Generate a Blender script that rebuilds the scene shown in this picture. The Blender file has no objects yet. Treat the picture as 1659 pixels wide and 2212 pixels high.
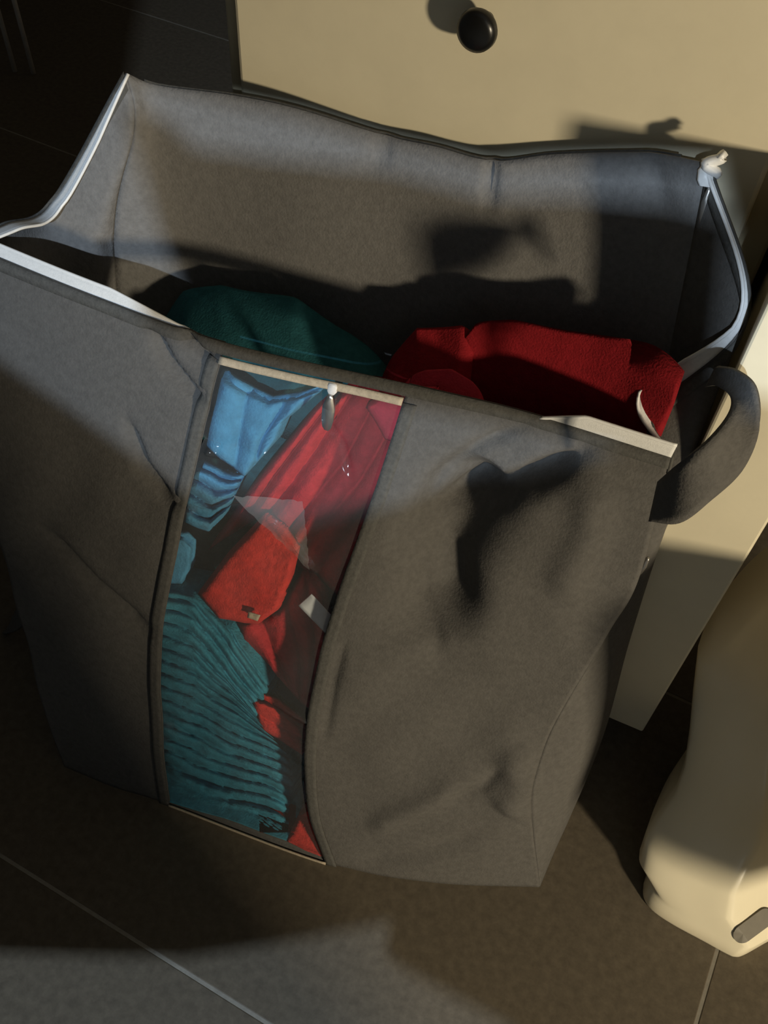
import bpy, bmesh, math, random
import numpy as np
random.seed(4)
scene = bpy.context.scene
COL = scene.collection

# ------------------------------------------------------------------ camera
W, H, FPX = 1659.0, 2212.0, 2050.0
CX, CY = W / 2, H / 2
_d = np.array([708.0 - CX, 2713.0 - CY, FPX]); DOWN = _d / np.linalg.norm(_d)
_f = np.array([0, 0, 1.0]) - DOWN * DOWN[2]; FWD = _f / np.linalg.norm(_f)
RGT = np.cross(DOWN, FWD); RGT = RGT if RGT[0] > 0 else -RGT
AZ = math.radians(111.5)
WF = np.array([math.cos(AZ), math.sin(AZ), 0]); WR_ = np.array([math.sin(AZ), -math.cos(AZ), 0]); WU = np.array([0, 0, 1.0])
CAM = np.array([0, 0, 1.15])
def to_world(v): return (v @ RGT) * WR_ + (v @ FWD) * WF - (v @ DOWN) * WU
def ray(x, y): return to_world(np.array([x - CX, y - CY, FPX]))
def atz(x, y, z): r = ray(x, y); return CAM + r * ((z - CAM[2]) / r[2])
def aty(x, y, Y): r = ray(x, y); return CAM + r * ((Y - CAM[1]) / r[1])
def proj(P):
    d = np.asarray(P, float) - CAM
    v = np.outer(d @ WR_, RGT) + np.outer(d @ WF, FWD) - np.outer(d @ WU, DOWN)
    return np.stack([CX + FPX * v[:, 0] / v[:, 2], CY + FPX * v[:, 1] / v[:, 2]], 1)

cam_data = bpy.data.cameras.new('camera')
cam = bpy.data.objects.new('camera', cam_data); COL.objects.link(cam)
cam_data.sensor_fit = 'VERTICAL'; cam_data.sensor_height = 24.0
cam_data.lens = FPX / H * 24.0
cam_data.clip_start = 0.02
import mathutils
ax, ay, az = to_world(np.array([1., 0, 0])), to_world(np.array([0, -1., 0])), -to_world(np.array([0, 0, 1.]))
cam.matrix_world = mathutils.Matrix(((ax[0], ay[0], az[0], CAM[0]), (ax[1], ay[1], az[1], CAM[1]), (ax[2], ay[2], az[2], CAM[2]), (0, 0, 0, 1)))
scene.camera = cam

# ------------------------------------------------------------------ world, lights, exposure
world = bpy.data.worlds.new('world'); scene.world = world; world.use_nodes = True
world.node_tree.nodes['Background'].inputs[0].default_value = (0.9, 0.85, 0.75, 1)
world.node_tree.nodes['Background'].inputs[1].default_value = 0.012
def area(name, loc, target, size, power, color, sizey=None, spread=None):
    l = bpy.data.lights.new(name, 'AREA'); l.energy = power; l.color = color; l.size = size
    if sizey: l.shape = 'RECTANGLE'; l.size_y = sizey
    if spread: l.spread = spread
    o = bpy.data.objects.new(name, l); COL.objects.link(o); o.location = loc
    o.rotation_euler = (mathutils.Vector(target) - mathutils.Vector(loc)).to_track_quat('-Z', 'Y').to_euler()
    return o
WARM = np.array([1.85, -0.75, 0.92]); COOL = np.array([0.40, -1.45, 1.85])
area('warm_lamp', WARM, (0.0, 0.6, 0.4), 0.14, 45, (1.0, 0.85, 0.60))
area('cool_lamp', COOL, (-0.3, 0.5, 0.4), 0.022, 43.0, (0.68, 0.83, 1.0))
scene.view_settings.view_transform = 'Standard'; scene.view_settings.look = 'None'
scene.view_settings.exposure = 0.0; scene.view_settings.gamma = 1.0; scene.view_settings.use_curve_mapping = False

# ------------------------------------------------------------------ helpers
def mat(name, color, rough=0.6, noise=None, bump=None, spec=0.5, metal=0.0, coat=0.0):
    m = bpy.data.materials.new(name); m.use_nodes = True
    nt = m.node_tree; b = nt.nodes['Principled BSDF']
    b.inputs['Base Color'].default_value = (*color, 1); b.inputs['Roughness'].default_value = rough
    b.inputs['Specular IOR Level'].default_value = spec; b.inputs['Metallic'].default_value = metal
    b.inputs['Coat Weight'].default_value = coat
    tc = nt.nodes.new('ShaderNodeTexCoord')
    if noise:
        sc, amt = noise
        n = nt.nodes.new('ShaderNodeTexNoise'); n.inputs['Scale'].default_value = sc; n.inputs['Detail'].default_value = 6
        n.inputs['Roughness'].default_value = 0.65
        nt.links.new(tc.outputs['Object'], n.inputs['Vector'])
        r = nt.nodes.new('ShaderNodeValToRGB')
        r.color_ramp.elements[0].position = 0.3; r.color_ramp.elements[1].position = 0.7
        r.color_ramp.elements[0].color = (*[max(0, c * (1 - amt)) for c in color], 1)
        r.color_ramp.elements[1].color = (*[min(1, c * (1 + amt)) for c in color], 1)
        nt.links.new(n.outputs['Fac'], r.inputs['Fac']); nt.links.new(r.outputs['Color'], b.inputs['Base Color'])
    if bump:
        sc, st, dist = bump
        n2 = nt.nodes.new('ShaderNodeTexNoise'); n2.inputs['Scale'].default_value = sc; n2.inputs['Detail'].default_value = 4
        nt.links.new(tc.outputs['Object'], n2.inputs['Vector'])
        bp = nt.nodes.new('ShaderNodeBump'); bp.inputs['Strength'].default_value = st; bp.inputs['Distance'].default_value = dist
        nt.links.new(n2.outputs['Fac'], bp.inputs['Height']); nt.links.new(bp.outputs['Normal'], b.inputs['Normal'])
    return m

M = dict(
    bag=mat('nonwoven_grey', (0.108, 0.103, 0.097), 0.85, (160, 0.15), (420, 0.35, 0.002), 0.2),
    bag_lit=mat('nonwoven_grey_lit', (0.178, 0.173, 0.168), 0.85, (160, 0.15), (420, 0.35, 0.002), 0.2),  # bag fabric again, lighter: the light falling inside is put into its colour
    hem=mat('hem_grey', (0.088, 0.086, 0.08), 0.85, (200, 0.2), (400, 0.3, 0.002), 0.25),
    tape=mat('zip_tape_white', (0.78, 0.78, 0.77), 0.7, (300, 0.06), (900, 0.3, 0.001), 0.3),
    teeth=mat('zip_teeth_white', (0.85, 0.85, 0.84), 0.4, (200, 0.05)),
    metal=mat('slider_metal', (0.55, 0.53, 0.5), 0.35, (80, 0.1), None, 0.5, 0.9),
    bind=mat('tan_binding', (0.50, 0.42, 0.31), 0.7, (250, 0.2), (700, 0.3, 0.001)),
    cream=mat('cream_lacquer', (0.82, 0.745, 0.555), 0.45, (14, 0.04), (60, 0.04, 0.001), 0.4),
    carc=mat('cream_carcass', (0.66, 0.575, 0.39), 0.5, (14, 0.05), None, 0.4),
    black=mat('black_knob', (0.008, 0.008, 0.008), 0.3, (40, 0.3), None, 0.5),
    ceramic=mat('cream_plastic', (0.86, 0.79, 0.60), 0.3, (10, 0.03), None, 0.5, 0.0, 0.15),
    slot=mat('slot_grey', (0.16, 0.145, 0.115), 0.6, (60, 0.1)),
    tile=mat('tile_brown_grey', (0.122, 0.101, 0.073), 0.55, (90, 0.22), (300, 0.12, 0.001), 0.35),
    grout=mat('grout_pale', (0.27, 0.25, 0.21), 0.9, (120, 0.15)),
    wall=mat('wall_plaster', (0.24, 0.22, 0.19), 0.9, (8, 0.1)),
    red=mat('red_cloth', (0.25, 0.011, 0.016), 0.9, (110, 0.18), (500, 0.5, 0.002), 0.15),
    red2=mat('bright_red_cloth', (0.62, 0.045, 0.035), 0.9, (90, 0.22), (500, 0.5, 0.002), 0.15),
    red3=mat('mid_red_cloth', (0.46, 0.028, 0.035), 0.9, (100, 0.2), (500, 0.5, 0.002), 0.15),
    pink=mat('pinkish_red_cloth', (0.62, 0.04, 0.065), 0.85, (90, 0.15), (500, 0.4, 0.002), 0.2),
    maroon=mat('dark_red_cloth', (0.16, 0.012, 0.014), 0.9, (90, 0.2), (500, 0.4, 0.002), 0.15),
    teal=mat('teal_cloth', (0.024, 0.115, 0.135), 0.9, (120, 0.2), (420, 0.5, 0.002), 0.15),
    tealrib=mat('ribbed_teal_cloth', (0.045, 0.26, 0.37), 0.85, (70, 0.3), (420, 0.5, 0.002), 0.2),
    blue=mat('blue_cloth', (0.07, 0.27, 0.46), 0.8, (60, 0.2), (420, 0.4, 0.002), 0.2),
    label=mat('label_white', (0.80, 0.83, 0.87), 0.6, (90, 0.06)),
    wood=mat('seat_wood', (0.20, 0.12, 0.06), 0.6, (30, 0.3)),
    steel=mat('leg_steel', (0.62, 0.60, 0.57), 0.4, (60, 0.1), None, 0.5, 0.15),
)
# clear plastic: see-through film with a glossy Fresnel reflection and a faint milkiness
m = bpy.data.materials.new('clear_film'); m.use_nodes = True; nt = m.node_tree; nt.nodes.clear()
out = nt.nodes.new('ShaderNodeOutputMaterial'); tr = nt.nodes.new('ShaderNodeBsdfTransparent'); tr.inputs[0].default_value = (0.93, 0.94, 0.94, 1)
gl = nt.nodes.new('ShaderNodeBsdfGlossy'); gl.inputs['Roughness'].default_value = 0.06
df = nt.nodes.new('ShaderNodeBsdfDiffuse'); df.inputs[0].default_value = (0.7, 0.72, 0.74, 1)
lw = nt.nodes.new('ShaderNodeLayerWeight'); lw.inputs['Blend'].default_value = 0.5
pw = nt.nodes.new('ShaderNodeMath'); pw.operation = 'POWER'; pw.inputs[1].default_value = 5.0
fr = nt.nodes.new('ShaderNodeMath'); fr.operation = 'MULTIPLY_ADD'; fr.inputs[1].default_value = 0.5; fr.inputs[2].default_value = 0.045
nt.links.new(lw.outputs['Facing'], pw.inputs[0]); nt.links.new(pw.outputs[0], fr.inputs[0])
mx = nt.nodes.new('ShaderNodeMixShader'); mx2 = nt.nodes.new('ShaderNodeMixShader'); mx2.inputs[0].default_value = 0.05
tc = nt.nodes.new('ShaderNodeTexCoord'); nz = nt.nodes.new('ShaderNodeTexNoise'); nz.inputs['Scale'].default_value = 22
bp = nt.nodes.new('ShaderNodeBump'); bp.inputs['Strength'].default_value = 0.5; bp.inputs['Distance'].default_value = 0.01
nt.links.new(tc.outputs['Object'], nz.inputs['Vector']); nt.links.new(nz.outputs['Fac'], bp.inputs['Height'])
nt.links.new(bp.outputs['Normal'], gl.inputs['Normal']); nt.links.new(bp.outputs['Normal'], lw.inputs['Normal'])
nt.links.new(tr.outputs[0], mx2.inputs[1]); nt.links.new(df.outputs[0], mx2.inputs[2])
nt.links.new(fr.outputs[0], mx.inputs[0]); nt.links.new(mx2.outputs[0], mx.inputs[1]); nt.links.new(gl.outputs[0], mx.inputs[2])
nt.links.new(mx.outputs[0], out.inputs[0]); M['film'] = m
m2 = m.copy(); m2.name = 'film_painted_sheen'; M['film_reflect'] = m2  # film with more white mixed in, painting a reflection
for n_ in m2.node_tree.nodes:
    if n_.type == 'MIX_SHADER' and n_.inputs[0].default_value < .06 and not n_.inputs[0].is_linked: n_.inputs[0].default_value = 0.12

def mesh_obj(name, verts, faces, m, parent=None, smooth=True, thick=None, off=0.0):
    me = bpy.data.meshes.new(name); me.from_pydata([tuple(map(float, v)) for v in verts], [], faces); me.update()
    bm = bmesh.new(); bm.from_mesh(me); bmesh.ops.recalc_face_normals(bm, faces=bm.faces); bm.to_mesh(me); bm.free()
    for p in me.polygons: p.use_smooth = smooth
    me.materials.append(M[m])
    o = bpy.data.objects.new(name, me); COL.objects.link(o)
    if parent: o.parent = parent
    if thick:
        s = o.modifiers.new('thickness', 'SOLIDIFY'); s.thickness = thick; s.offset = off
    return o
def grid_faces(nu, nv, wrap=False):
    F = []
    for i in range(nu if wrap else nu - 1):
        for j in range(nv - 1):
            a = i * nv + j; b = ((i + 1) % nu) * nv + j
            F.append((a, b, b + 1, a + 1))
    return F
def grid_obj(name, G, m, parent=None, thick=None, off=0.0):
    nu, nv = G.shape[:2]
    return mesh_obj(name, G.reshape(-1, 3), grid_faces(nu, nv), m, parent, True, thick, off)
def empty(name, loc, label, cat, group=None):
    o = bpy.data.objects.new(name, None); COL.objects.link(o); o.location = loc; o.empty_display_size = 0.05
    o['label'] = label; o['category'] = cat
    if group: o['group'] = group
    return o
def tag(o, label, cat, group=None):
    o['label'] = label; o['category'] = cat
    if group: o['group'] = group
    return o
def keep(o, parent):          # parent without moving
    o.parent = parent; o.matrix_parent_inverse = mathutils.Matrix.Translation(parent.location).inverted(); return o
def box(name, lo, hi, m, parent=None, bevel=0.002, rotz=0):
    bm = bmesh.new(); bmesh.ops.create_cube(bm, size=1)
    for v in bm.verts: v.co = mathutils.Vector([lo[k] + (v.co[k] + .5) * (hi[k] - lo[k]) for k in range(3)])
    if bevel: bmesh.ops.bevel(bm, geom=bm.edges[:], offset=bevel, segments=2, affect='EDGES', profile=0.5)
    me = bpy.data.meshes.new(name); bm.to_mesh(me); bm.free(); me.materials.append(M[m])
    o = bpy.data.objects.new(name, me); COL.objects.link(o)
    if parent: keep(o, parent)
    return o
def cr(P, t):                 # Catmull-Rom through P (n x k) at parameters t in [0, n-1]
    P = np.asarray(P, float); n = len(P); t = np.atleast_1d(t); o = []
    ext = np.vstack([2 * P[0] - P[1], P, 2 * P[-1] - P[-2]])
    for s in t:
        i = min(int(s), n - 2); f = s - i; a, b, c, d = ext[i], ext[i + 1], ext[i + 2], ext[i + 3]
        o.append(0.5 * ((2 * b) + (c - a) * f + (2 * a - 5 * b + 4 * c - d) * f * f + (3 * b - a - 3 * c + d) * f ** 3))
    return np.array(o)
def tube(name, path, r, m, parent=None, n=8):
    P = np.asarray(path, float); T = np.gradient(P, axis=0); T /= np.linalg.norm(T, axis=1)[:, None]
    ref = np.array([0, 0, 1.0]) if abs(T[0][2]) < .9 else np.array([1.0, 0, 0]); V = []
    for p, t in zip(P, T):
        u = np.cross(t, ref); u /= np.linalg.norm(u); w = np.cross(u, t)
        for k in range(n):
            a = 2 * math.pi * k / n; V.append(p + r * (math.cos(a) * u + math.sin(a) * w))
    F = [(i * n + k, i * n + (k + 1) % n, (i + 1) * n + (k + 1) % n, (i + 1) * n + k) for i in range(len(P) - 1) for k in range(n)]
    F += [tuple(range(n)), tuple((len(P) - 1) * n + k for k in range(n))]
    return mesh_obj(name, V, F, m, parent)
def loft(name, sections, m, parent=None, cap=True):
    n = len(sections[0]); V = [p for s in sections for p in s]; k = len(sections)
    F = [(i * n + j, i * n + (j + 1) % n, (i + 1) * n + (j + 1) % n, (i + 1) * n + j) for i in range(k - 1) for j in range(n)]
    if cap: F += [tuple(range(n)), tuple((k - 1) * n + j for j in range(n))]
    return mesh_obj(name, V, F, m, parent)
_rng = np.random.RandomState(3)
_ph = _rng.rand(12) * 6.28; _fr = _rng.randn(12, 3)
def wob(P, scale):            # smooth pseudo-noise on n x 3 points
    P = np.asarray(P); s = np.zeros(P.shape[:-1])
    for k in range(12): s = s + np.sin(P @ (_fr[k] * scale) + _ph[k])
    return s / 6.0

# ------------------------------------------------------------------ setting
floor = box('floor', (-3.0, -2.2, -0.06), (2.4, 2.6, -0.0006), 'grout', bevel=0)
floor['kind'] = 'structure'
ROT = math.radians(-3.2); PIV = np.array([0.28, 0.43])
tile_me = None
for i in range(-3, 3):
    for j in range(-4, 5):
        lx, ly = i * 1.2, -0.305 + j * 0.6
        cx, cy = lx + 0.6, ly + 0.3
        wx = PIV[0] + cx * math.cos(ROT) - cy * math.sin(ROT); wy = PIV[1] + cx * math.sin(ROT) + cy * math.cos(ROT)
        if wx < -2.9 - .1 or wx > 2.3 or wy < -2 or wy > 2.5: continue
        if tile_me is None:
            t = box('tile', (-0.5982, -0.2982, -0.012), (0.5982, 0.2982, 0.0), 'tile', bevel=0.0012); tile_me = t.data
        else:
            t = bpy.data.objects.new('tile', tile_me); COL.objects.link(t)
        t.location = (wx, wy, 0); t.rotation_euler = (0, 0, ROT); t.parent = floor
for nm, lo, hi in (('wall_back', (-3.0, 2.6, 0), (2.4, 2.7, 2.5)), ('wall_left', (-3.1, -2.2, 0), (-3.0, 2.7, 2.5)), ('wall_right', (2.4, -2.2, 0), (2.5, 2.7, 2.5)), ('warm_blocker', (0.75, -2.2, 0), (0.79, -0.215, 2.5)), ('wall_front', (-3.0, -2.3, 0), (2.4, -2.2, 2.5)), ('ceiling', (-3.1, -2.3, 2.5), (2.5, 2.7, 2.6))):  # the slab right of the camera is added, unseen, to cut off warm light
    box(nm, lo, hi, 'wall', bevel=0)['kind'] = 'structure'

# unseen plates added behind the viewer, cut to shape the cool light
YP = -0.5
def to_blocker(p): p = np.asarray(p, float); t = (YP - COOL[1]) / (p[1] - COOL[1]); return COOL + (p - COOL) * t
edge_top = [to_blocker(p) for p in ((-0.72, .52, .50), (-0.60, .49, .475), (-0.40, .47, .415), (-0.30, .48, .40), (-0.10, .55, .50), (0.0, .58, .57), (0.05, .56, .66), (0.5, .6, .68))]
edge_bot = [to_blocker(atz(x, y, 0)) for x, y in ((1400, 2420), (1085, 2208), (868, 2092), (832, 2062), (842, 1992), (600, 2040), (400, 2070), (200, 2066), (0, 2058), (-300, 2040))]
edge_bot = [(edge_top[-1][0], YP, 0.001), (edge_bot[0][0], YP, .001)] + [tuple(p) for p in edge_bot]
def plate(name, pts):
    n_ = len(pts)
    o = mesh_obj(name, [(p[0], YP, p[2]) for p in pts] + [(p[0], YP + .004, p[2]) for p in pts], [tuple(range(n_)), tuple(range(2 * n_ - 1, n_ - 1, -1))] + [(k, (k + 1) % n_, n_ + (k + 1) % n_, n_ + k) for k in range(n_)], 'wall', None, False)
    o['kind'] = 'structure'
plate('cool_blocker_low', [(-0.95, YP, 2.2), (edge_top[0][0] - .004, YP, 2.2)] + edge_top + edge_bot + [(-0.95, YP, edge_bot[-1][2])])
mid_up = [to_blocker(aty(x, y, .74)) for x, y in ((295, 230), (375, 270), (430, 325), (600, 350), (830, 375), (1050, 430), (1250, 435), (1450, 450), (1560, 480))]
mid_lo = [to_blocker(p) for p in ((.04, .65, .56), (.0, .62, .535), (-.2, .585, .530), (-.38, .565, .530), (-.47, .555, .545), (-.51, .60, .585))]
plate('cool_blocker_mid', mid_up + mid_lo)  # added plate that shades the clothes and the lower back panel
top_lo = [to_blocker(aty(x, y, Y) - (0, 0, .010)) for (x, y), Y in (((200, 150), .70), ((278, 150), .705), ((500, 203), .738), ((640, 232), .745), ((830, 290), .752), ((1065, 343), .750), ((1200, 331), .755), ((1400, 327), .750), ((1560, 340), .735), ((1640, 600), .68))]
plate('cool_blocker_top', top_lo + [(top_lo[-1][0] + .25, YP, top_lo[-1][2]), (top_lo[-1][0] + .25, YP, 2.2), (top_lo[0][0] - .0, YP, 2.2)])  # added plate that keeps cool light off the cabinet front

# drawer cabinet behind the bag
DY = 0.79
dc = empty('drawer_cabinet', (-0.24, DY + 0.25, 0), 'cream drawer cabinet with a round black knob behind the bag', 'cabinet')
box('carcass', (-0.512, DY + 0.0, 0.06), (0.034, DY + 0.46, 0.98), 'carc', dc, 0.003)
box('plinth', (-0.49, DY + 0.05, 0.0), (0.02, DY + 0.45, 0.06), 'carc', dc, 0.002)
box('worktop', (-0.52, DY - 0.02, 0.98), (0.04, DY + 0.47, 1.005), 'cream', dc, 0.004)
for z0, z1 in ((0.10, 0.535), (0.545, 0.945)):
    df_ = box('drawer_front', (-0.489, DY - 0.020, z0), (0.0085, DY - 0.0005, z1), 'cream', dc, 0.004)
    zc = 0.79 if z0 > .5 else 0.32
    prof = [(0.0, 0.006), (0.012, 0.006), (0.016, 0.014), (0.018, 0.0155), (0.022, 0.0172), (0.027, 0.0165), (0.030, 0.012), (0.031, 0.0015)]
    secs = [[(-0.245 + r * math.cos(a), DY - 0.020 - d, zc + r * math.sin(a)) for a in np.linspace(0, 2 * math.pi, 32, endpoint=False)] for d, r in prof]
    k = loft('knob', secs, 'black', None); k.parent = df_

# narrow cabinet standing proud to the right
NY = 0.622
nc = empty('narrow_cabinet', (0.08, NY + 0.2, 0), 'narrow cream cabinet end standing proud beside the bag handle', 'cabinet')
box('body', (0.0425, NY + 0.012, 0.078), (0.119, NY + 0.55, 0.748), 'carc', nc, 0.002)
box('front_panel', (0.0415, NY - 0.006, 0.078), (0.1205, NY + 0.0115, 0.748), 'cream', nc, 0.0025)
box('foot', (0.055, NY + 0.16, 0.0), (0.11, NY + 0.5, 0.078), 'black', nc, 0.002)

# ------------------------------------------------------------------ the storage bag
bag = empty('storage_bag', (-0.22, 0.45, 0), 'open grey fabric storage bag with clear front window and white zip', 'bag')
def lift(px, zt, p=1.35):
    """pixel column, bottom first (z=0) and rim last (z=zt) -> 3D points on a leaning soft wall"""
    b = atz(*px[0], 0.0); t = atz(*px[-1], zt); P = [b]
    for x, y in px[1:-1]:
        lo, hi = 0.0, zt + 0.15
        for _ in range(50):
            z = (lo + hi) / 2; q = atz(x, y, z)
            if q[1] > b[1] + (t[1] - b[1]) * (max(z, 0) / zt) ** p: lo = z
            else: hi = z
        P.append(q)
    return P + [t]
NV = 110
def col(P):                   # resample a column by arc length
    P = np.asarray(P, float); s = np.r_[0, np.cumsum(np.linalg.norm(np.diff(P, axis=0), axis=1))]; s /= s[-1]
    q = np.interp(np.linspace(0, 1, NV), s, np.arange(len(P)))
    return cr(P, q)
ZF = 0.555
cL = col(lift([(140, 1655), (98, 1545), (66, 1415), (20, 1260), (-35, 1000), (-68, 740), (-85, 522)], 0.585))
cML = col(lift([(250, 1700), (205, 1470), (180, 1230), (180, 960), (205, 640)], 0.57))
cWL = col(lift([(368, 1737), (352, 1570), (344, 1390), (385, 1180), (432, 975), (487, 738)], 0.56))
cWR = col(lift([(706, 1862), (668, 1750), (664, 1620), (692, 1430), (738, 1265), (808, 1065), (884, 828)], 0.56))
cM = col(lift([(935, 1905), (915, 1650), (975, 1380), (1050, 1150), (1160, 895)], 0.555))
cR = col(lift([(1165, 1915), (1150, 1760), (1180, 1600), (1300, 1390), (1366, 1280), (1412, 1130), (1450, 985)], 0.55))
def wall(cols, nseg, us=None):
    A = np.array(cols); n = len(cols); us = np.linspace(0, n - 1, (n - 1) * nseg + 1) if us is None else us
    return np.stack([cr(A[:, j], us) for j in range(NV)], 1)    # (nu, NV, 3)
front_cols = [cL, cML, cWL, cWR, cM, cR]
NS = 36
FRONT = wall(front_cols, NS)                    # u index: WL at 2*NS, WR at 3*NS
def seg_dist(p, poly):
    p = np.asarray(p); best = np.full(len(p), 1e9); par = np.zeros(len(p)); poly = np.asarray(poly, float)
    L = np.r_[0, np.cumsum(np.linalg.norm(np.diff(poly, axis=0), axis=1))]
    for k in range(len(poly) - 1):
        a, b = poly[k], poly[k + 1]; d = b - a; t = np.clip(((p - a) @ d) / (d @ d), 0, 1)
        q = np.linalg.norm(p - (a + t[:, None] * d), axis=1); m_ = q < best
        best[m_] = q[m_]; par[m_] = (L[k] + t[m_] * (L[k + 1] - L[k])) / L[-1]
    return best, par
def crease(G, poly, width, depth, axis=(0, 1, 0)):
    """press a fold (depth>0 inwards) along a line drawn on the wall"""
    sh = G.shape; P = G.reshape(-1, 3); d, t = seg_dist(proj(P), poly)
    a = depth * np.exp(-(d / width) ** 2) * np.clip(np.sin(np.pi * np.clip(t, .02, .98)) * 1.6 + .1, 0, 1)
    return (P + a[:, None] * np.asarray(axis, float)).reshape(sh)
FB = FRONT.copy()
P = FB.reshape(-1, 3); vv = np.tile(np.linspace(0, 1, NV), FB.shape[0])
env = np.sin(np.pi * np.clip(vv, 0, 1)) ** .7
FB = (P + (env * 0.006 * wob(P, 14))[:, None] * np.array([0.1, 1, 0]) + (env * 0.0025 * wob(P, 45))[:, None] * np.array([0, 1, 0])).reshape(FB.shape)
CREASES = [
    ([(1252, 985), (1150, 1050), (1050, 1090), (960, 1130), (880, 1160)], 26, 0.030),
    ([(1130, 925), (1020, 975), (930, 1050), (880, 1150)], 16, 0.010),
    ([(1070, 1010), (1000, 1100), (935, 1220), (945, 1410)], 80, 0.048),
    ([(900, 1180), (910, 1300), (950, 1420)], 22, 0.008),
    ([(325, 715), (365, 790), (440, 885)], 12, 0.015),
    ([(395, 715), (430, 760), (462, 790)], 11, 0.010),
    ([(270, 910), (310, 1010), (375, 1095)], 12, 0.012),
    ([(90, 1140), (200, 1260), (330, 1370)], 12, 0.010),
    ([(790, 1790), (900, 1740), (1010, 1690)], 22, -0.008),
    ([(950, 1735), (1040, 1700), (1090, 1650)], 12, 0.005),
    ([(760, 1860), (900, 1845), (1050, 1800)], 18, 0.006),
    ([(1110, 1600), (1135, 1680), (1090, 1760)], 45, -0.014),
    ([(1040, 1120), (1150, 1000), (1290, 970)], 10, 0.004),
    ([(700, 1600), (720, 1480), (745, 1380)], 10, 0.004),
    ([(1290, 1020), (1275, 1150), (1200, 1300)], 45, -0.010),
]
for c in CREASES: FB = crease(FB, *c)
i0, i1, i2 = 2 * NS, 3 * NS, 5 * NS
def part(o): return keep(o, bag)
part(grid_obj('front_panel', FB[:i0 + 1], 'bag', None, 0.002, 0))
part(grid_obj('front_panel', FB[i1:], 'bag', None, 0.002, 0))
# clear window with its own ripples
WIN = FB[i0:i1 + 1].copy(); P = WIN.reshape(-1, 3)
WIN = cr(WIN.reshape(NS + 1, -1), np.linspace(0, NS, 4 * NS + 1)).reshape(4 * NS + 1, NV, 3)
WIN = cr(WIN.transpose(1, 0, 2).reshape(NV, -1), np.linspace(0, NV - 1, 2 * NV)).reshape(2 * NV, 4 * NS + 1, 3).transpose(1, 0, 2)
NU2, NV2 = WIN.shape[:2]; P = WIN.reshape(-1, 3)
uu = np.repeat(np.linspace(0, 1, NU2), NV2); vv = np.tile(np.linspace(0, 1, NV2), NU2)
WIN = (P + (np.sin(np.pi * uu) ** .6 * np.sin(np.pi * vv) ** .5 * 0.0030 * wob(P, 60))[:, None] * np.array([0, 1, 0])).reshape(WIN.shape)
for c in [([(560, 1100), (640, 1160), (680, 1225)], 10, -0.004), ([(400, 1120), (450, 1100), (560, 1090)], 8, 0.003), ([(430, 975), (520, 950), (600, 1000)], 8, -0.003), ([(480, 1420), (580, 1500), (670, 1560)], 8, -0.003), ([(690, 890), (740, 960), (760, 1040)], 8, 0.003)]:
    WIN = crease(WIN, *c)
for c in [([(425, 950), (480, 972)], 6, .006), ([(440, 975), (490, 985)], 5, -.004), ([(395, 1095), (460, 1118)], 6, .006), ([(400, 1120), (450, 1135)], 5, -.004), ([(630, 1160), (680, 1230)], 6, -.006), ([(530, 1320), (590, 1340)], 5, .004), ([(460, 1440), (560, 1490), (680, 1570)], 5, -.004), ([(360, 1560), (420, 1600)], 6, .004), ([(655, 1690), (680, 1700)], 5, .004)]:
    WIN = crease(WIN, *c)
WIN = WIN[:, :NV2 - 3]
part(grid_obj('window', WIN, 'film', None))
def sheen_facet(px, lift_):      # pale facet over the window, painting the reflection on a film fold
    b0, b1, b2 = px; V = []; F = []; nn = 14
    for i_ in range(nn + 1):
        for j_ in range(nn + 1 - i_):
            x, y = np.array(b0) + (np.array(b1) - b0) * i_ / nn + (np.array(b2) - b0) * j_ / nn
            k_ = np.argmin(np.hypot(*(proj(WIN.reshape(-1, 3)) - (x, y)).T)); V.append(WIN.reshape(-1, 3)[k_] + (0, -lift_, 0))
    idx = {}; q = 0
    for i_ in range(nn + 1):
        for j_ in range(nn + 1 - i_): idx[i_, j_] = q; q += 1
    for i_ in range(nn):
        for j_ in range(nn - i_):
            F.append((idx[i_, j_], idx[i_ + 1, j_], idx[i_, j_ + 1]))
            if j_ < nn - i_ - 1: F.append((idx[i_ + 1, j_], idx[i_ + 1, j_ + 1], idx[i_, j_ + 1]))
    return part(mesh_obj('film_sheen', V, F, 'film_reflect'))
sheen_facet([(505, 1066), (658, 1078), (672, 1226)], .003)

# right side: gusset folding in, then out, climbing to the back corner
BRt = aty(1530, 352, 0.735); FOt = aty(1612, 680, 0.668); FIt = atz(1412, 882, 0.562)
cFI = col([(0.073, 0.46, 0), (0.064, 0.478, .12), (0.048, 0.512, .26), (0.018, 0.578, .42), FIt])
cFO = col([(0.077, 0.52, 0), (0.072, 0.55, .15), (0.055, 0.585, .3), (0.042, 0.615, .46), FOt])
cBR = col([(0.072, 0.592, 0), (0.058, 0.604, .2), (0.030, 0.625, .36), (0.0, 0.672, .52), BRt])
RIGHT = wall([FB[-1], cFI, cFO, cBR], 14)
part(grid_obj('side_panel', RIGHT, 'bag', None, 0.002, 0))
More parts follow.
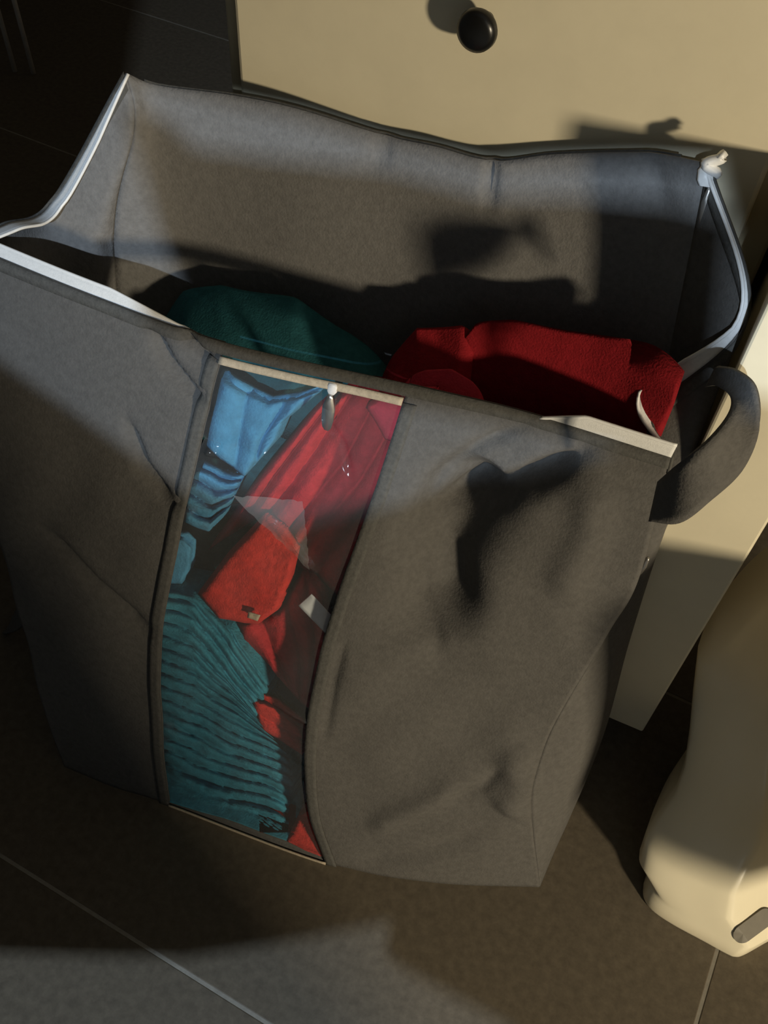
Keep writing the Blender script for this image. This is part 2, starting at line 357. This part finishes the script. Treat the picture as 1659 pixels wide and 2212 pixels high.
# back
back_rim = [((1530, 352), .735), ((1400, 330), .750), ((1200, 333), .755), ((1065, 347), .750), ((940, 316), .752), ((830, 292), .752), ((640, 234), .745), ((500, 205), .738), ((340, 184), .722), ((278, 158), .705)]
bcols = [cBR]
xb = np.linspace(0.072, -0.53, len(back_rim)); yb = np.linspace(.592, .555, len(back_rim))
for k in range(1, len(back_rim) - 1):
    t = aty(*back_rim[k][0], back_rim[k][1]); b = np.array([xb[k], yb[k], 0])
    bcols.append(col([b, b + (t - b) * .33 + (0, .01, 0), b + (t - b) * .66 + (0, .006, 0), b + (t - b) * .9 + (0, -.004, 0), t]))
cBL = col([(-0.53, 0.555, 0), (-0.57, 0.60, .25), aty(246, 532, .655), aty(290, 275, .69), aty(272, 158, .705)])
bcols.append(cBL)
BACK = wall(bcols, 8)
P = BACK.reshape(-1, 3); vv = np.tile(np.linspace(0, 1, NV), BACK.shape[0])
BACK = (P + (np.sin(np.pi * np.clip(vv, 0, 1)) * .004 * wob(P, 20))[:, None] * np.array([0, 1, 0])).reshape(BACK.shape)
for c in [([(1062, 345), (1062, 390), (1058, 460)], 9, .010), ([(840, 290), (820, 345), (800, 380)], 12, .006), ([(1400, 340), (1420, 400), (1440, 470)], 25, .007)]:
    BACK = crease(BACK, *c)
# keep corner columns shared
BACK[0] = RIGHT[-1]; BACK[-1] = cBL
part(grid_obj('back_panel', BACK, 'bag_lit', None, 0.002, 0))
# left side
l1t = aty(112, 437, .635); l0t = aty(10, 484, .57)
cl1 = col([(-0.535, .47, 0), (-0.585, .52, .22), (-0.595, .575, .43), l1t])
cl0 = col([(-0.53, .38, 0), (-0.60, .44, .25), (-0.635, .51, .45), l0t])
LEFT = wall([cBL, cl1, cl0, FB[0]], 14)
LEFT[-1] = FB[0]
LEFT = crease(LEFT, [(105, 438), (175, 485), (248, 535)], 16, 0.005, (-1, 0, 0))
LEFT[0] = cBL
part(grid_obj('side_panel', LEFT, 'bag_lit', None, 0.002, 0))
# bottom
ring = np.vstack([FB[:, 0], RIGHT[1:, 0], BACK[1:, 0], LEFT[1:-1, 0]]); cen = ring.mean(0)
part(mesh_obj('bottom_panel', [p + (0, 0, .002) for p in ring] + [cen + (0, 0, .002)], [(k, (k + 1) % len(ring), len(ring)) for k in range(len(ring))], 'bag', None, True, 0.002, 0))

def ribbon(name, path, wdir, width, m, n=5, thick=0.0012, off=(0, 0, 0), jitter=0):
    P = np.asarray(path, float); wd = np.asarray(wdir, float)
    if wd.ndim == 1: wd = np.tile(wd, (len(P), 1))
    wd = wd / np.linalg.norm(wd, axis=1)[:, None]; wdt = np.broadcast_to(np.asarray(width, float), (len(P),))
    G = np.stack([P + np.asarray(off) + wd * (wdt * s)[:, None] for s in np.linspace(0, 1, n)], 1)
    return part(grid_obj(name, G, m, None, thick, 0))
def down(G, k0, k1):          # direction from the rim down the wall
    return G[k0:k1, -10] - G[k0:k1, -1]
# folded hem along the front rim and seams beside the window
fr_rim = FB[:, -1]
def hem(G, off, k=4):
    return part(grid_obj('hem', np.stack([G[:, -1 - q] + np.asarray(off) for q in range(k)], 1), 'hem', None, 0.0022, 0))
hem(FB, (0, -0.0022, 0.001), 3); hem(LEFT, (-0.0022, 0, 0.001)); hem(BACK[4:-5], (0, 0.0025, 0.001)); hem(RIGHT, (0.002, -0.0015, 0.001))
ribbon('seam_strip', FB[i0, :-3], FB[i0 - 6, :-3] - FB[i0, :-3], 0.013, 'hem', 4, 0.002, (0, -0.0025, 0))
ribbon('seam_strip', FB[i1, :-3], FB[i1 + 6, :-3] - FB[i1, :-3], 0.013, 'hem', 4, 0.002, (0, -0.0025, 0))
ribbon('bottom_binding', FB[i0:i1 + 1, 0], (0, 0, 1), 0.004, 'bind', 3, 0.002, (0, -0.003, 0.0))
# tan binding above the window with its little puller
tb = FB[i0:i1 + 1, -3] + (0, -0.004, 0)
ribbon('window_binding', tb, down(FB, i0, i1 + 1), 0.0075, 'bind', 4, 0.002)
# white zip tape in four runs with the coil on its edge
def zip_run(path, wdir, width):
    ribbon('zip_tape', path, wdir, width, 'tape', 4, 0.0012)
    wd = np.asarray(wdir, float); wd = wd if wd.ndim == 2 else np.tile(wd, (len(path), 1)); wd = wd / np.linalg.norm(wd, axis=1)[:, None]
    part(tube('zip_coil', np.asarray(path) + wd * np.broadcast_to(np.asarray(width), (len(path),))[:, None], 0.0016, 'teeth'))
n = i0 - 8
w = 0.0125 * np.clip(np.linspace(2.6, .02, n), 0.02, 1) ** .8
zip_run(fr_rim[:n] + (0, .001, -.003), (0.0, 0.55, 0.6), w)
zip_run(LEFT[:, -1] + (0.001, 0, 0.0), np.array([0.75, -0.15, 0.12]), 0.020 * np.interp(np.linspace(0, 1, len(LEFT)), [0, .15, .5, 1], [.1, .55, 1, .9]))
k = i1 + int(1.05 * NS); w = 0.017 * np.clip(np.linspace(0.05, 3, len(fr_rim) - k), 0.02, 1)
zip_run(fr_rim[k:] + (0, -.003, -.002), (0.05, 0.1, 0.9), w)
rw = np.interp(np.linspace(0, 1, len(RIGHT)), [0, .2, .36, .5, .62, 1], [.003, .008, .018, .014, .005, .005])
zip_run(RIGHT[:, -1] + (0, 0, .001), np.array([-0.9, 0.0, 0.25]), rw)
# sliders with pullers
def slider(p, d, lean, s=1.0):
    p = np.asarray(p); d = np.asarray(d, float) / np.linalg.norm(d); side = np.asarray(lean, float) / np.linalg.norm(lean)
    nrm = np.cross(d, side); nrm /= np.linalg.norm(nrm)
    outl = [(-.006, -.003), (-.003, -.005), (.003, -.005), (.006, -.0035), (.006, .0035), (.003, .005), (-.003, .005), (-.006, .003)]
    secs = [[p + s * (a * d + b * q * side + h * nrm) for a, b in outl] for h, q in ((-.003, .8), (-.002, 1), (.002, 1), (.003, .8))]
    return part(loft('zip_slider', secs, 'teeth'))
def puller(name, p, d, side, L, wd, m, par):
    d = np.asarray(d, float) / np.linalg.norm(d); side = np.asarray(side, float); side = side - d * (side @ d); side /= np.linalg.norm(side)
    nrm = np.cross(d, side); secs = []
    for t, w_ in ((0, .35), (.08, .55), (.35, 1), (.7, .95), (.92, .7), (1, .3)):
        c = np.asarray(p) + d * L * t
        secs.append([c + side * wd * w_ * sx + nrm * .0011 * sy for sx, sy in ((-1, -1), (1, -1), (1, 1), (-1, 1))])
    o = loft(name, secs, m); o.parent = par; return o
s1 = slider(BRt + (0.002, -.006, -.008), (0.3, -.5, -.9), (1, 0.2, 0), 1.3)
puller('pull_tab', BRt + (0.008, -.010, -.014), (0.16, -.14, -1), (1, .4, 0), .034, .0042, 'metal', s1)
# bunched white tape end at the back corner
kn = []
for q in range(9):
    a = q / 8; kn.append(BRt + np.array([0.004 + .005 * math.sin(a * 9), -.004 + .002 * math.cos(a * 7), -.008 + .019 * a]))
part(tube('tape_end', cr(kn, np.linspace(0, 8, 30)), 0.0045, 'teeth'))
pm = FB[i0 + int(NS * .62), -3] + np.array([0, -.006, -.006])
s2 = slider(pm, (0, .3, 1), (1, 0.1, 0), 0.9)
puller('pull_tab', pm + (0, -.005, -.004), (-0.03, -.12, -1), (1, .05, 0), .042, .006, 'metal', s2)

# carrying straps on both sides
def strap(A, B, name='handle'):      # flat strap between its two edges
    t = np.linspace(0, len(A) - 1, 56); A = cr(A, t); B = cr(B, t)
    G = np.stack([A + (B - A) * q for q in np.linspace(0, 1, 7)], 1)
    return part(grid_obj(name, G, 'bag', None, 0.004, 0))
hpx = [((1425, 1040), (1405, 1125), .535), ((1478, 992), (1470, 1128), .518), ((1530, 952), (1535, 1078), .522), ((1568, 908), (1603, 1012), .540), ((1582, 874), (1640, 925), .558), ((1572, 850), (1632, 838), .575), ((1550, 834), (1590, 800), .590), ((1528, 835), (1548, 792), .602)]
strap([aty(*a_, y_) for a_, b_, y_ in hpx], [aty(*b_, y_ - .006) for a_, b_, y_ in hpx])
hl = [aty(80, 1290, .40), aty(38, 1338, .405), aty(2, 1375, .42), aty(-25, 1415, .44), aty(5, 1448, .465), aty(70, 1440, .49)]
hl = np.array(hl); hw = np.array([(0, .3, 1), (0, .4, 1), (.6, 0, .5), (.8, 0, .2), (.5, 0, .6), (0, .3, 1)], float); hw /= np.linalg.norm(hw, axis=1)[:, None]
strap(hl - hw * .017, hl + hw * .017)

puller('pull_tab', aty(1400, 1205, .585), (-.06, .0, -.5), (1, -.5, .5), .034, .004, 'metal', s1)

# ------------------------------------------------------------------ clothes inside
FP = FB.reshape(-1, 3); FPX2 = proj(FP)
def yfront(x, y):
    d = np.hypot(FPX2[:, 0] - x, FPX2[:, 1] - y); k = np.argpartition(d, 6)[:6]; w_ = 1 / (d[k] + 2); return float((FP[k, 1] * w_).sum() / w_.sum()), float((FP[k, 2] * w_).sum() / w_.sum())
def edge(pts, n):
    pts = np.asarray(pts, float); s = np.r_[0, np.cumsum(np.linalg.norm(np.diff(pts, axis=0), axis=1))]
    return np.stack([np.interp(np.linspace(0, s[-1], n), s, pts[:, k]) for k in (0, 1)], 1)
def coons(top, bot, left, right, nu, nv):
    T, B, L, R = edge(top, nu), edge(bot, nu), edge(left, nv), edge(right, nv)
    u = np.linspace(0, 1, nu)[:, None, None]; v = np.linspace(0, 1, nv)[None, :, None]
    return (1 - v) * T[:, None] + v * B[:, None] + (1 - u) * L[None] + u * R[None] - ((1 - u) * (1 - v) * T[0] + u * (1 - v) * T[-1] + (1 - u) * v * B[0] + u * v * B[-1])
def solid(name, G, ext, m, rnd=0.0, label=None, cat=None):
    """front sheet G (nu,nv,3) given real thickness: rounded rim and a back sheet displaced by ext"""
    nu, nv = G.shape[:2]; ext = np.asarray(ext, float)
    layers = [G, G + ext * .5, G + ext]
    c = G.reshape(-1, 3).mean(0)
    layers[1] = c + ext * .5 + (G - c) * 1.02
    layers[2] = c + ext + (G - c) * .96
    V = [v for L in layers for v in L.reshape(-1, 3)]; N = nu * nv
    F = grid_faces(nu, nv) + [tuple(a + 2 * N for a in f) for f in grid_faces(nu, nv)]
    loop = [i * nv for i in range(nu)] + [(nu - 1) * nv + j for j in range(1, nv)] + [i * nv + nv - 1 for i in range(nu - 2, -1, -1)] + [j for j in range(nv - 2, 0, -1)]
    for s in (0, 1):
        for q in range(len(loop)):
            a, b = loop[q], loop[(q + 1) % len(loop)]
            F.append((a + s * N, b + s * N, b + (s + 1) * N, a + (s + 1) * N))
    o = mesh_obj(name, V, F, m)
    if label: tag(o, label, cat)
    return o
def cloth(name, top, bot, left, right, d, T, m, label, cat, ridges=0, amp=.004, along='v', soft=.012, nu=44, nv=44, wr=.004, up=0.0):
    q = coons(top, bot, left, right, nu, nv); G = np.zeros((nu, nv, 3))
    for i in range(nu):
        for j in range(nv):
            u, v = i / (nu - 1), j / (nv - 1)
            e = min(u, 1 - u, v, 1 - v) * 2
            rim = soft * (1 - math.sqrt(max(0, 1 - (1 - min(1, e * 4)) ** 2)))
            s = v if along == 'v' else u
            rg = amp * abs(math.sin(math.pi * ridges * (s + .03 * math.sin(6 * u + 3 * v)))) ** .6 if ridges else 0
            x, y = q[i, j]; yf, zf = yfront(x, y); G[i, j] = aty(x, y, yf + (d + rim + amp - rg) * min(1, max(.18, zf / .07)))
            if G[i, j][2] < .006: G[i, j] = atz(x, y, .006)
    P_ = G.reshape(-1, 3); P_ = P_ + (wr * np.abs(wob(P_, 38)))[:, None] * np.array([0, 1., 0]); G = P_.reshape(G.shape)
    return solid(name, G, (0, T, up), m, 0, label, cat)

CL = 'clothing'
cloth('folded_cloth', [(300, 1262), (420, 1290), (500, 1362), (580, 1482)], [(362, 1733), (480, 1768), (620, 1818)], [(300, 1262), (310, 1500), (362, 1733)], [(580, 1482), (560, 1560), (622, 1632), (632, 1690), (620, 1818)], .016, .045, 'tealrib', 'ribbed teal cloth folded in many layers at the bottom of the clear window', CL, 17, .005, 'v', .008, 40, 150, .003)
cloth('folded_cloth', [(470, 815), (576, 873), (690, 850)], [(440, 965), (500, 1010), (525, 1034), (600, 950)], [(470, 815), (440, 965)], [(690, 850), (620, 905), (600, 950)], .016, .012, 'blue', 'bright blue cloth at the upper left of the clear window', CL, 3, .006, 'u', .006, 40, 40, .006)
cloth('folded_cloth', [(420, 1010), (470, 1030), (520, 1038)], [(395, 1130), (450, 1150), (485, 1115)], [(420, 1010), (400, 1070), (395, 1130)], [(520, 1038), (505, 1070), (485, 1115)], .020, .012, 'blue', 'small stack of dark-lined blue folds at the left window seam', CL, 4, .008, 'v', .004, 30, 60, .004)
cloth('folded_cloth', [(330, 1160), (395, 1162), (414, 1182)], [(320, 1255), (360, 1262), (392, 1262)], [(330, 1160), (320, 1255)], [(414, 1182), (410, 1232), (392, 1262)], .018, .012, 'blue', 'little blue cloth corner just above the ribbed teal layers', CL, 0, .003, 'v', .006, 24, 24, .004)
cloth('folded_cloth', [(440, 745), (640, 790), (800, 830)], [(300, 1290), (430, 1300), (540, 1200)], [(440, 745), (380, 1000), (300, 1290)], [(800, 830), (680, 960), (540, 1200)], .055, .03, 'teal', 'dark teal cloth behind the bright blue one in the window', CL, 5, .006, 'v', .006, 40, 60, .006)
cloth('folded_cloth', [(680, 880), (760, 850), (960, 870)], [(450, 1188), (560, 1120), (650, 1236), (740, 1295)], [(680, 880), (540, 1055), (450, 1188)], [(960, 870), (880, 1080), (740, 1295)], .024, .03, 'red3', 'large red cloth leaning diagonally behind the upper right of the window', CL, 6, .008, 'u', .010, 100, 44, .006)
cloth('folded_cloth', [(790, 880), (840, 850), (940, 850)], [(830, 950), (860, 960), (920, 960)], [(790, 880), (830, 950)], [(940, 850), (920, 960)], .010, .012, 'pink', 'small pinkish red fold under the right end of the tan strip', CL, 0, .003, 'v', .006, 24, 24, .003)
cloth('folded_cloth', [(566, 1121), (610, 1150), (640, 1195)], [(428, 1282), (470, 1338), (556, 1350), (600, 1318)], [(566, 1121), (490, 1200), (428, 1282)], [(640, 1195), (625, 1260), (600, 1318)], .010, .012, 'red2', 'bright red folded square above the teal layers in the window', CL, 0, .002, 'u', .006, 36, 36, .003)
cloth('folded_cloth', [(500, 1350), (600, 1320), (650, 1240), (700, 1290)], [(600, 1462), (650, 1520), (700, 1560)], [(500, 1350), (545, 1410), (600, 1462)], [(700, 1290), (720, 1430), (700, 1560)], .022, .012, 'red3', 'red cloth with uneven folds under the white label in the window', CL, 4, .006, 'u', .008, 60, 36, .006)
cloth('folded_cloth', [(540, 1505), (590, 1525), (650, 1575)], [(566, 1578), (610, 1605), (652, 1632)], [(540, 1505), (548, 1540), (566, 1578)], [(650, 1575), (655, 1600), (652, 1632)], .016, .012, 'red2', 'small red fold showing beside the lower right window seam', CL, 2, .003, 'v', .006, 30, 24, .003)
cloth('folded_cloth', [(645, 1760), (680, 1740), (740, 1740)], [(618, 1818), (690, 1852), (750, 1862)], [(645, 1760), (630, 1790), (618, 1818)], [(740, 1740), (750, 1800), (750, 1862)], .010, .02, 'red2', 'red cloth corner at the bottom right of the clear window', CL, 0, .002, 'v', .005, 24, 24, .003)
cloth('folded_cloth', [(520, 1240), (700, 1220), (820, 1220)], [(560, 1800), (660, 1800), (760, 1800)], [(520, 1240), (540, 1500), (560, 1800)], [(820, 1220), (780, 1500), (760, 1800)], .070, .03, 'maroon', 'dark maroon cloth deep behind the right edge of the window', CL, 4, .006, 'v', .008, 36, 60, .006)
cloth('care_label', [(645, 1309), (673, 1284)], [(703, 1368), (720, 1335)], [(645, 1309), (703, 1368)], [(673, 1284), (720, 1335)], .008, .0012, 'label', 'white care label sticking out of red cloth in the window', 'label', 0, 0.0, 'v', .0, 6, 6, .0)
cloth('swing_tag', [(536, 1322), (562, 1330)], [(534, 1334), (556, 1342)], [(536, 1322), (534, 1334)], [(562, 1330), (556, 1342)], .008, .001, 'bind', 'tiny beige tag below the bright red square in the window', 'label', 0, 0.0, 'v', .0, 6, 6, .0)

def mound(name, back, front, yb_, yf_, m, label, T=.12, nu=48, nv=30, bumps=.005, sag=.0):
    B, Fp = edge(back, nu), edge(front, nu); yb_ = np.interp(np.linspace(0, 1, nu), np.linspace(0, 1, len(yb_)), yb_); yf_ = np.interp(np.linspace(0, 1, nu), np.linspace(0, 1, len(yf_)), yf_)
    G = np.zeros((nu, nv, 3))
    for i in range(nu):
        a, b = aty(*B[i], yb_[i]), aty(*Fp[i], yf_[i])
        for j in range(nv):
            t = j / (nv - 1); p = a + (b - a) * t; p[2] += sag * math.sin(math.pi * t)
            G[i, j] = p
    P_ = G.reshape(-1, 3); e = np.minimum(1, 6 * np.minimum.reduce([np.repeat(np.linspace(0, 1, nu), nv), 1 - np.repeat(np.linspace(0, 1, nu), nv)]))
    P_ = P_ + (bumps * wob(P_, 30))[:, None] * np.array([0, .3, 1.]); P_[:, 2] -= .012 * (1 - e) ** 2
    return solid(name, P_.reshape(G.shape), (0, -.01, -T), m, 0, label, 'clothing')
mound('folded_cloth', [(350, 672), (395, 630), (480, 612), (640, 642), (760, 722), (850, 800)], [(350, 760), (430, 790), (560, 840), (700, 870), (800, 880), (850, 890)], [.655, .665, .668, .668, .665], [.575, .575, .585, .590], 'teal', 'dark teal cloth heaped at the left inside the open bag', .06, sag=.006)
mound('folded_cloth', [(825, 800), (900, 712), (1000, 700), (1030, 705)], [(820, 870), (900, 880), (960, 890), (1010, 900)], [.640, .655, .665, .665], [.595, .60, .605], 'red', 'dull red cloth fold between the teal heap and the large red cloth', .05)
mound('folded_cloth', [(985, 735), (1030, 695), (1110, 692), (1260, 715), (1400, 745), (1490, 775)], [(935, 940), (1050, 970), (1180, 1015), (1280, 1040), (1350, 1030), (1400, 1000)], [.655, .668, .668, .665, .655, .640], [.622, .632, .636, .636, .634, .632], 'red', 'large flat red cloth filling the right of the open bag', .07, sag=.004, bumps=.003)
mound('folded_cloth', [(870, 815), (920, 798), (975, 797), (1020, 825), (1055, 865)], [(870, 868), (930, 874), (980, 880), (1020, 888), (1055, 896)], [.612, .617, .62, .618, .612], [.594, .596, .598, .602], 'pink', 'bright pinkish red roll of cloth peeking over the front rim', .015, 30, 20, .002)

# ------------------------------------------------------------------ pedestal at the right edge
ped = empty('pedestal', (0.38, 0.58, 0), 'cream rounded pedestal foot with a grey slot at the right edge', 'pedestal')
foot = [(.183, .470), (.187, .455), (.200, .445), (.225, .440), (.262, .4375), (.290, .4355), (.300, .4365), (.309, .443), (.33, .468), (.37, .515), (.43, .585), (.46, .65), (.45, .73), (.40, .79), (.33, .79), (.27, .74), (.225, .66), (.195, .57), (.185, .51)]
foot = cr(foot + [foot[0]], np.linspace(0, len(foot), 96, endpoint=False))
c0 = np.array([.385, .62])
L0 = np.array([.183, .470])
secs = []
for (lx, ly), z, Y, sc_ in (((0, 0), 0, 0, 1), ((0, 0), .004, 0, 1.005), ((0, 0), .020, 0, 1.0), ((0, 0), .026, 0, .985), ((0, 0), .030, 0, .975), ((1382, 1835), None, .485, .95), ((1398, 1790), None, .500, .90),
                         ((1432, 1738), None, .525, .86), ((1462, 1695), None, .548, .84), ((1480, 1640), None, .575, .83), ((1490, 1570), None, .605, .83), ((1497, 1490), None, .635, .83), ((1508, 1395), None, .668, .83)):
    if z is None: q = aty(lx, ly, Y); left = q[:2]; zz = q[2]
    else: left = c0 + (L0 - c0) * sc_; zz = z
    secs.append([(left[0] + (x - L0[0]) * sc_, left[1] + (y - L0[1]) * sc_, zz) for x, y in foot])
body = keep(loft('body', secs, 'ceramic'), ped)
secs = [[(bx_ + r * math.cos(t), by_ + 1.08 * r * math.sin(t), z) for t in np.linspace(0, 2 * math.pi, 64, endpoint=False)] for z, r, bx_, by_ in ((.13, .05, .44, .60), (.185, .085, .48, .49), (.218, .125, .495, .43), (.245, .165, .50, .42), (.275, .19, .505, .425), (.305, .210, .52, .45), (.34, .222, .53, .465), (.46, .225, .53, .465), (.49, .225, .53, .465), (.502, .22, .53, .465), (.506, .20, .53, .465))]
keep(loft('bowl', secs, 'ceramic'), ped)
# grey slot recessed along the right side of the foot
from mathutils.bvhtree import BVHTree
bt = BVHTree.FromPolygons([v.co.copy() for v in body.data.vertices], [tuple(p.vertices) for p in body.data.polygons])
def on_body(x, y, lift_):
    r = ray(x, y); hit, nrm, _, _ = bt.ray_cast(mathutils.Vector(CAM), mathutils.Vector(r / np.linalg.norm(r)))
    if hit is None: return None
    nrm = np.array(nrm); nrm = nrm if nrm @ r < 0 else -nrm
    return np.array(hit) + nrm * lift_
A_, B_ = np.array([1603.0, 2016.0]), np.array([1652.0, 1980.0]); d_ = (B_ - A_) / np.linalg.norm(B_ - A_); n_ = np.array([-d_[1], d_[0]])
ringpx = [A_ + 19 * (math.cos(t) * -d_ + math.sin(t) * n_) for t in np.linspace(-math.pi / 2, math.pi / 2, 14)] + [B_ + 19 * (math.cos(t) * d_ + math.sin(t) * -n_) for t in np.linspace(-math.pi / 2, math.pi / 2, 14)]
top_ = [on_body(*p, .0022) for p in ringpx]; bot_ = [on_body(*p, -.006) for p in ringpx]
if all(p is not None for p in top_):
    nn = len(top_); cenA, cenB = on_body(*A_, .0022), on_body(*B_, .0022)
    o = mesh_obj('slot', top_ + bot_ + [cenA, cenB], [(k, (k + 1) % nn, nn + (k + 1) % nn, nn + k) for k in range(nn)] + [(k, k + 1, 2 * nn) for k in range(13)] + [(k, k + 1, 2 * nn + 1) for k in range(14, 27)] + [(13, 14, 2 * nn + 1, 2 * nn), (27, 0, 2 * nn, 2 * nn + 1)] + [tuple(range(nn, 2 * nn))], 'slot', None, False)
    keep(o, ped)

# ------------------------------------------------------------------ stool with thin metal legs, far back left
a, b = atz(73, 160, 0), atz(33, 155, 0)
st = empty('hairpin_stool', ((a[0] + b[0]) / 2, a[1], 0), 'stool with thin grey metal rod legs on the dark floor far behind', 'stool')
for p in (a, b, a + (-.30, .25, 0), b + (-.30, .25, 0)):
    keep(tube('leg', [np.array([p[0], p[1], 0.001]), np.array([p[0] - .01, p[1] + .005, .2]), np.array([p[0] - .02, p[1] + .01, .42])], 0.0055, 'steel'), st)
c = (a + b) / 2 + (-.17, .145, 0)
secs = [[(c[0] + (r * .20) * math.cos(t), c[1] + (r * .20) * math.sin(t), z) for t in np.linspace(0, 6.283, 40, endpoint=False)] for z, r in ((.42, .96), (.424, 1), (.445, 1), (.45, .96))]
keep(loft('seat', secs, 'wood'), st)
